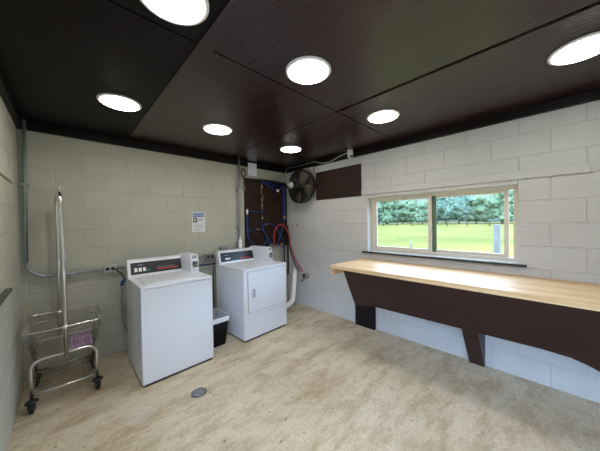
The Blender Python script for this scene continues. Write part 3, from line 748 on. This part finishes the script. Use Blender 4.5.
# note sheet, cable coil over the board
t = thing('note_sheet', 'pale printed note hanging at the ceiling over the brown plumbing board', 'notice', (-.762, -.042, 2.235))
mb = MB(); mb.box(-.845, -.682, -.0435, -.0395, 2.236, 2.440); part('sheet', mb, PAPER, t)
mb = MB()
for k in range(7): mb.box(-.825, -.70-(.03 if k % 3 == 1 else 0), -.0441, -.0436, 2.26+k*.021, 2.263+k*.021)
part('print', mb, INK, t, label='illegible grey lines')
mb = MB(); mb.box(-.84, -.687, -.047, -.0438, 2.442, 2.450); part('holder', mb, BLACK, t)
t = thing('coiled_cable', 'black coiled cable hanging at the top of the vertical conduit', 'cable', (-.935, -.04, 2.2))
pts = []
for i in range(61):
    q = 2*math.pi*i/20; rr_ = .045+.006*math.sin(q*1.3)
    pts.append((-.935+rr_*math.cos(q)*.8, -.040-.006*(i/60), 2.26+rr_*1.35*math.sin(q)))
mb = MB(); mb.tube(pts, .006, 7); part('coil', mb, BLACK, t)
mb = MB(); mb.tube(smooth([(-.93, -.04, 2.20), (-.92, -.035, 2.14), (-.922, -.03, 2.06)]), .006, 7); part('tail', mb, BLACK, t)
mb = MB(); mb.box(-.935, -.909, -.04, -.018, 1.99, 2.06, .004); part('plug', mb, GREY, t)

# notice sign
t = thing('notice_sign', 'white notice sign with blue header on the back wall above the washer', 'sign', (-1.64, 0, 1.353))
mb = MB(); mb.box(-1.730, -1.550, -.0035, -.0008, 1.352, 1.630, .001); part('sign_plate', mb, SIGNWHITE, t)
mb = MB(); mb.box(-1.722, -1.558, -.0045, -.0036, 1.560, 1.618); hdr = part('header', mb, SIGNBLUE, t, label='blue header band')
fc = bpy.data.curves.new('lettering', 'FONT'); fc.body = 'NOTICE'; fc.size = .047; fc.align_x = 'CENTER'; fc.align_y = 'CENTER'; fc.extrude = .0003; fc.shear = .2
fo = bpy.data.objects.new('lettering', fc); fc.materials.append(SIGNWHITE); link(fo, hdr)
bpy.context.view_layer.update()
lm = bpy.data.meshes.new_from_object(fo.evaluated_get(bpy.context.evaluated_depsgraph_get())); bpy.data.objects.remove(fo)
lm.transform(MX[hdr.name].inverted() @ Matrix.Translation((-1.640, -.0050, 1.589)) @ Matrix.Rotation(math.pi/2, 4, 'X'))
fo = link(bpy.data.objects.new('lettering', lm), hdr); fo['label'] = 'white NOTICE lettering'
mb = MB(); mb.box(-1.716, -1.660, -.0045, -.0036, 1.482, 1.548); ic = part('pictogram', mb, DARKINK, t, label='dark square pictogram')
mb = MB(); mb.prism([(-1.705, 1.508), (-1.672, 1.522), (-1.677, 1.536), (-1.710, 1.522)], -.0052, -.0046, 'y'); mb.box(-1.694, -1.688, -.0052, -.0046, 1.492, 1.512); mb.box(-1.700, -1.670, -.0052, -.0046, 1.490, 1.495); part('camera_symbol', mb, SIGNWHITE, ic)
mb = MB()
for k, (z, x1) in enumerate(((1.538, -1.565), (1.524, -1.575), (1.510, -1.570), (1.496, -1.585))): mb.box(-1.650, x1, -.0042, -.0036, z-.0035, z+.0035)
for k, (z, x0, x1) in enumerate(((1.462, -1.70, -1.565), (1.444, -1.715, -1.59), (1.426, -1.705, -1.565), (1.408, -1.71, -1.60), (1.390, -1.70, -1.58), (1.372, -1.71, -1.62))): mb.box(x0, x1, -.0042, -.0036, z-.003, z+.003)
part('print', mb, INK, t, label='illegible grey lines of small print')

# ------------------------------------------------------------------ right wall: fan, cover panel, security camera
FY, FZ, FR = -.515, 2.062, .278
mb = MB()
mb.box(-.050, -.0008, -.73, -.25, 1.862, 2.372, .002)
t = thing('wall_fan', 'round black caged wall fan high in the back right corner', 'fan', (-.05, FY, FZ))
part('mounting_plate', mb, SHUTTER, t, label='grey square mounting plate')
mb = MB(); mb.lathe([(FR-.013, -.0505), (FR-.013, -.054)], (0, FY, FZ), 'x', 48); part('fan_opening', mb, BROWNBOARD, t, label='dark round opening behind the blades')
mb = MB(); mb.lathe([(FR-.012, -.056), (FR, -.060), (FR+.004, -.10), (FR+.004, -.165), (FR-.004, -.170), (FR-.008, -.165), (FR-.008, -.060)], (0, FY, FZ), 'x', 56); part('shroud_ring', mb, FANMETAL, t)
mb = MB()
for rr_, xx in ((.262, -.178), (.225, -.192), (.185, -.203), (.145, -.212), (.105, -.218)):
    mb.tube([(xx, FY+rr_*math.cos(q), FZ+rr_*math.sin(q)) for q in [2*math.pi*k/48 for k in range(48)]], .0026, 6, True)
for k in range(24):
    q = 2*math.pi*k/24
    mb.tube([(x, FY+r_*math.cos(q), FZ+r_*math.sin(q)) for r_, x in ((.276, -.168), (.262, -.178), (.185, -.203), (.085, -.219))], .0017, 5)
part('wire_guard', mb, FANMETAL, t)
mb = MB(); mb.lathe([(.045, -.10), (.05, -.105), (.05, -.15), (.04, -.155)], (0, FY, FZ), 'x', 24); part('hub', mb, BLACK, t)
for k in range(4):
    q0 = math.pi/2*k+.4; b = bmesh.new(); mb = MB(); rows = []
    for i in range(7):
        r_ = .048+(.255-.048)*i/6; w = .34+.30*math.sin(math.pi*(i+1)/9); row = []
        for j in range(5):
            s = j/4-.5; q = q0+s*w*1.5
            row.append([mb.bm.verts.new((-.125+s*.06*(1-.3*i/6)+dx_, FY+r_*math.cos(q), FZ+r_*math.sin(q))) for dx_ in (0, .003)])
        rows.append(row)
    for A, B in zip(rows, rows[1:]):
        for j in range(4):
            for s in (0, 1):
                f = mb.bm.faces.new((A[j][s], A[j+1][s], B[j+1][s], B[j][s])); f.smooth = True
    for row in (rows[0], rows[-1]):
        for j in range(4): mb.bm.faces.new((row[j][0], row[j+1][0], row[j+1][1], row[j][1]))
    for j in (0, 4):
        for A, B in zip(rows, rows[1:]): mb.bm.faces.new((A[j][0], B[j][0], B[j][1], A[j][1]))
    b.free(); part('blade', mb, BLADEM, t)
mb = MB(); mb.lathe([(.03, -.156), (.062, -.20), (.068, -.225), (.068, -.345), (.060, -.352)], (0, FY, FZ), 'x', 28)
for k in range(10):
    q = 2*math.pi*k/10; mb.box(-.335, -.235, FY+.068*math.cos(q)-.003, FY+.068*math.cos(q)+.003, FZ+.068*math.sin(q)-.003, FZ+.068*math.sin(q)+.003)
part('motor', mb, BLACK, t)
mb = MB(); mb.lathe([(.058, -.3525), (.058, -.366), (.048, -.374), (.02, -.378)], (0, FY, FZ), 'x', 28); part('motor_cap', mb, SILVER, t, label='silver motor cap')
mb = MB(); mb.lathe([(.018, -.3785), (.018, -.384), (.010, -.388)], (0, FY, FZ), 'x', 16); part('cap_plug', mb, WHITEP, t)
for sg in (-1, 1):
    mb = MB(); mb.prism([(-.30, FY+sg*.06), (-.285, FY+sg*.06), (-.285, FY+sg*.262), (-.165, FY+sg*.262), (-.165, FY+sg*.274), (-.30, FY+sg*.274)], FZ-.012, FZ+.012, 'z'); part('bracket', mb, FANMETAL, t)

mb = MB(); mb.box(-.016, -.0008, -1.603, -.757, 1.820, 2.268, .002); o = part('cover_panel', mb, BROWNBOARD)
tag(o, 'dark brown rectangular panel on the right wall between the fan and the window', 'panel'); base_origin(o, (-.008, -1.18, 1.82))

t = thing('security_camera', 'small white security camera hanging from the ceiling above the brown panel', 'security camera', (-.095, -1.485, HC))
mb = MB(); mb.lathe([(.040, -.0006), (.040, -.012), (.030, -.020)], (-.095, -1.485, HC), n=24); part('base', mb, WHITEP, t)
mb = MB(); mb.lathe([(.028, -.0205), (.038, -.026), (.040, -.06), (.034, -.068)], (-.095, -1.485, HC), n=24); part('body', mb, WHITEP, t)
mb = MB(); mb.lathe([(.026, -.0685), (.034, -.078), (.034, -.092), (.022, -.106), (.005, -.110)], (-.095, -1.485, HC), n=24); hd = part('head', mb, WHITEP, t)
mb = MB(); mb.cyl((-.118, -1.510, HC-.094), (-.131, -1.523, HC-.097), .015, 18); part('lens', mb, BLACK, hd, label='black camera lens')
o = part('camera_cable', MB().tube(smooth([(-.062, -1.452, 2.435), (-.050, -1.41, 2.448), (-.046, -1.258, 2.428), (-.046, -1.087, 2.385), (-.046, -.92, 2.392), (-.05, -.76, 2.44), (-.06, -.66, 2.442), (-.06, -.507, 2.432), (-.06, -.274, 2.436), (-.052, -.085, 2.443), (-.05, -.056, 2.40), (-.05, -.052, 2.30), (-.046, -.050, 2.16)]), .0034, 7), WHITEP)
tag(o, 'thin white cable running along the ceiling edge from camera to corner', 'cable'); base_origin(o, (-.05, -.7, 2.44))
o = part('cable_clip', MB().lathe([(.012, -.0505), (.016, -.056), (.016, -.066), (.008, -.072)], (0, -.712, 2.345), 'x', 16), WHITEP)
tag(o, 'tiny white knob at the upper right corner of the fan plate', 'knob'); base_origin(o, (-.053, -.712, 2.345))

# floor drain
t = thing('floor_drain', 'round grey metal drain in the floor in front of the washer', 'drain', (-2.19, -1.325, 0))
mb = MB(); mb.lathe([(.064, .0003), (.064, .003), (.060, .005), (.052, .005), (.052, .001)], (-2.19, -1.325, 0), n=32); part('rim', mb, DRAIN, t)
mb = MB()
mb.lathe([(.0515, .0003), (.0515, .0012)], (-2.19, -1.325, 0), n=32); part('well', mb, DARKINK, t)
mb = MB()
for k in range(-3, 4):
    h = math.sqrt(.0505**2-(k*.0145)**2); mb.box(-2.19-h, -2.19+h, -1.325+k*.0145-.004, -1.325+k*.0145+.004, .0014, .0045)
part('grate', mb, GALV, t)

# ------------------------------------------------------------------ outdoors
mb = MB()
bm = mb.bm; nx, ny = 40, 40
V = [[bm.verts.new((-40+320*i/nx, -200+420*j/ny, -.135)) for j in range(ny+1)] for i in range(nx+1)]
for i in range(nx):
    for j in range(ny): bm.faces.new((V[i][j], V[i+1][j], V[i+1][j+1], V[i][j+1]))
o = struct('ground', mb, GRASS)
mb = MB(); mb.box(-7.5, XL-.201, -7, 1, -.134, -.02, .01); struct('bounce_pad', mb, mat('bounce_pad_concrete', (.42, .40, .37), .8, var=(3, (.36, .34, .31), .4, .7)))  # unseen pale pad, added to bounce neutral daylight in through the doorway
# wooded hills closing the view
mb = MB(); bm = mb.bm; rows = []
for i in range(91):
    az = math.radians(-20+220*i/90); row = []
    for j in range(10):
        rad = 150+9*j; h = -2+(11+5*noise.noise(Vector((i*.13, 3, 0)))+3*noise.noise(Vector((i*.5, 8, 0))))*math.sin(math.pi/2*min(1, j/6))+1.5*noise.noise(Vector((i*1.3, j*1.1, 1)))
        row.append(bm.verts.new((rad*math.sin(az), rad*math.cos(az), h)))
    rows.append(row)
for A, B in zip(rows, rows[1:]):
    for j in range(9):
        f = bm.faces.new((A[j], A[j+1], B[j+1], B[j])); f.smooth = True
struct('hills', mb, HILLM)

def make_tree(seed, h, w, leaf, label):
    rd = random.Random(seed)
    t = thing('meadow_tree', label, 'tree', (0, 0, 0), 0, 'trees beyond the meadow')
    mb = MB(); mb.tube([(0, 0, -.1), (.1, 0, h*.25), (0, .1, h*.55)], [.28, .22, .12], 8); tr = part('trunk', mb, BARK, t)
    mb = MB()
    for k in range(24):
        q = rd.uniform(0, 6.28); zz = rd.uniform(.16, .9); rad = w*.5*(1-abs(zz-.45)*1.1)*rd.uniform(.35, .95)
        mb.blob((rad*math.cos(q), rad*math.sin(q), h*zz), h*rd.uniform(.09, .15), 3, .6, seed*20+k, (1, 1, .85))
    mb.blob((0, 0, h*.5), h*.27, 3, .35, seed, (w/h*1.05, w/h*1.05, 1.45))
    cr = part('crown', mb, leaf, t)
    return t, (tr, cr)
TL = ['rounded leafy green tree in the treeline beyond the sunny meadow', 'tall blue-green tree in the treeline beyond the sunny meadow', 'low spreading green tree in the treeline beyond the sunny meadow']
protos = [make_tree(1, 12, 6.5, LEAF, TL[0]), make_tree(2, 14, 6, LEAF2, TL[1]), make_tree(3, 9.5, 7.5, LEAF, TL[2])]
used = [False]*3
rd = random.Random(4)
spots = []
for az0, r_ in ((57.5, 98), (59.7, 113), (61.8, 129)):
    for k in range(5): spots.append((az0+6.6*k+rd.uniform(-.5, .5), r_))
KIND = [1, 0, 2, 1, 0, 1, 2, 1, 2, 0, 1, 0, 1, 0, 1, 0, 1]
for i, (az, r_) in enumerate(spots):
    k = KIND[i % len(KIND)]; t0, ch = protos[k]
    if not used[k]: t = t0; used[k] = True
    else:
        t = t0.copy(); C.objects.link(t)
        for c in ch: q = c.copy(); C.objects.link(q); q.parent = t
    a_ = math.radians(az)
    t.location = (-3+r_*math.sin(a_), -3.47+r_*math.cos(a_), -.13); t.rotation_euler = (0, 0, rd.uniform(0, 6.28))
    s = rd.uniform(.82, 1.12)
    t.scale = (s, s, s)
# rail fence along the far edge of the meadow
t = thing('rail_fence', 'long low wooden rail fence along the far edge of the meadow', 'fence', (62, 24, -.13))
for k in range(16):
    y = -6+k*4.0; mb = MB(); mb.box(61.9, 62.1, y-.10, y+.10, -.13, 1.12, .02); part('fence_post', mb, FENCEM, t)
for z in (.45, .85):
    mb = MB(); mb.box(61.87, 61.9, -6.4, 54.4, z-.07, z+.07); part('fence_rail', mb, FENCEM, t)
mb = MB(); mb.box(4.93, 5.07, -2.525, -2.385, -.13, 1.32, .012); o = part('wooden_post', mb, OLDWOOD)
tag(o, 'thick weathered grey post standing just outside the right part of the window', 'post'); base_origin(o, (5, -2.455, -.13))
mb = MB(); mb.tube([(10.7, 1.98, -.13), (10.7, 1.98, .33)], .05, 8); o = part('wooden_stake', mb, OLDWOOD)
tag(o, 'short thin stake in the meadow seen through the left window pane', 'post'); base_origin(o, (10.7, 1.98, -.13))

# ------------------------------------------------------------------ sky, sun
w = bpy.data.worlds.new('sky'); bpy.context.scene.world = w; w.use_nodes = True
N = w.node_tree.nodes; L = w.node_tree.links; bg = N['Background']
tc = N.new('ShaderNodeTexCoord'); sx = N.new('ShaderNodeSeparateXYZ'); L.new(tc.outputs['Generated'], sx.inputs['Vector'])
rp = N.new('ShaderNodeValToRGB'); e = rp.color_ramp.elements
e[0].position = .0; e[0].color = (.62, .82, .94, 1); e[1].position = .33; e[1].color = (12.5, 18.0, 27.0, 1)
q = e.new(.50); q.color = (7.0, 9.5, 13.5, 1)
q = e.new(.90); q.color = (4.0, 5.4, 7.6, 1)
q = e.new(.10); q.color = (.55, .80, .98, 1)
q = e.new(.20); q.color = (1.9, 4.3, 8.6, 1)
L.new(sx.outputs['Z'], rp.inputs['Fac'])
cn = N.new('ShaderNodeTexNoise'); cn.inputs['Scale'].default_value = 3.5; cn.inputs['Detail'].default_value = 7
mp = N.new('ShaderNodeMapping'); mp.inputs['Scale'].default_value = (1, 1, 3); L.new(tc.outputs['Generated'], mp.inputs['Vector']); L.new(mp.outputs['Vector'], cn.inputs['Vector'])
mr = N.new('ShaderNodeMapRange'); mr.inputs['From Min'].default_value = .5; mr.inputs['From Max'].default_value = .66; L.new(cn.outputs['Fac'], mr.inputs['Value'])
mx = N.new('ShaderNodeMix'); mx.data_type = 'RGBA'; mx.blend_type = 'MULTIPLY'; mx.inputs['B'].default_value = (1.35, 1.15, 1.0, 1)
L.new(mr.outputs['Result'], mx.inputs['Factor']); L.new(rp.outputs['Color'], mx.inputs['A'])
L.new(mx.outputs['Result'], bg.inputs['Color']); bg.inputs['Strength'].default_value = 1.0
sl = bpy.data.lights.new('sun', 'SUN'); sl.energy = 3.0; sl.angle = .01; sl.color = (1, .95, .86)
so = bpy.data.objects.new('sun', sl); C.objects.link(so)
so.rotation_euler = Vector((.03, -.70, -.70)).to_track_quat('-Z', 'Y').to_euler()

# ------------------------------------------------------------------ camera
F_, YAW, PIT, ROL = 244.845, math.radians(43.969), math.radians(-.862), math.radians(-.907)
cy, sy, cp, sp = math.cos(YAW), math.sin(YAW), math.cos(PIT), math.sin(PIT)
fw = Vector((sy*cp, cy*cp, sp)); rt = Vector((cy, -sy, 0)); up = rt.cross(fw)
cr, sr = math.cos(ROL), math.sin(ROL)
r2 = rt*cr+up*sr; u2 = up*cr-rt*sr
cam = bpy.data.cameras.new('camera'); co = bpy.data.objects.new('camera', cam); C.objects.link(co)
M = Matrix((r2, u2, -fw)).transposed().to_4x4(); M.translation = (-3.004, -3.466, 1.470); co.matrix_world = M
cam.sensor_fit = 'HORIZONTAL'; cam.sensor_width = 36; cam.lens = F_/600*36; cam.clip_start = .02; cam.clip_end = 1000
sc = bpy.context.scene; sc.camera = co
vs = sc.view_settings; sc.display_settings.display_device = 'sRGB'
vs.view_transform = 'Standard'; vs.look = 'None'; vs.gamma = 1; vs.exposure = 0.0; vs.use_curve_mapping = False
sc.cycles.max_bounces = 10; sc.cycles.diffuse_bounces = 6; sc.cycles.transparent_max_bounces = 12; sc.cycles.caustics_reflective = False; sc.cycles.caustics_refractive = False
sc.cycles.use_denoising = True; sc.cycles.sample_clamp_indirect = 6
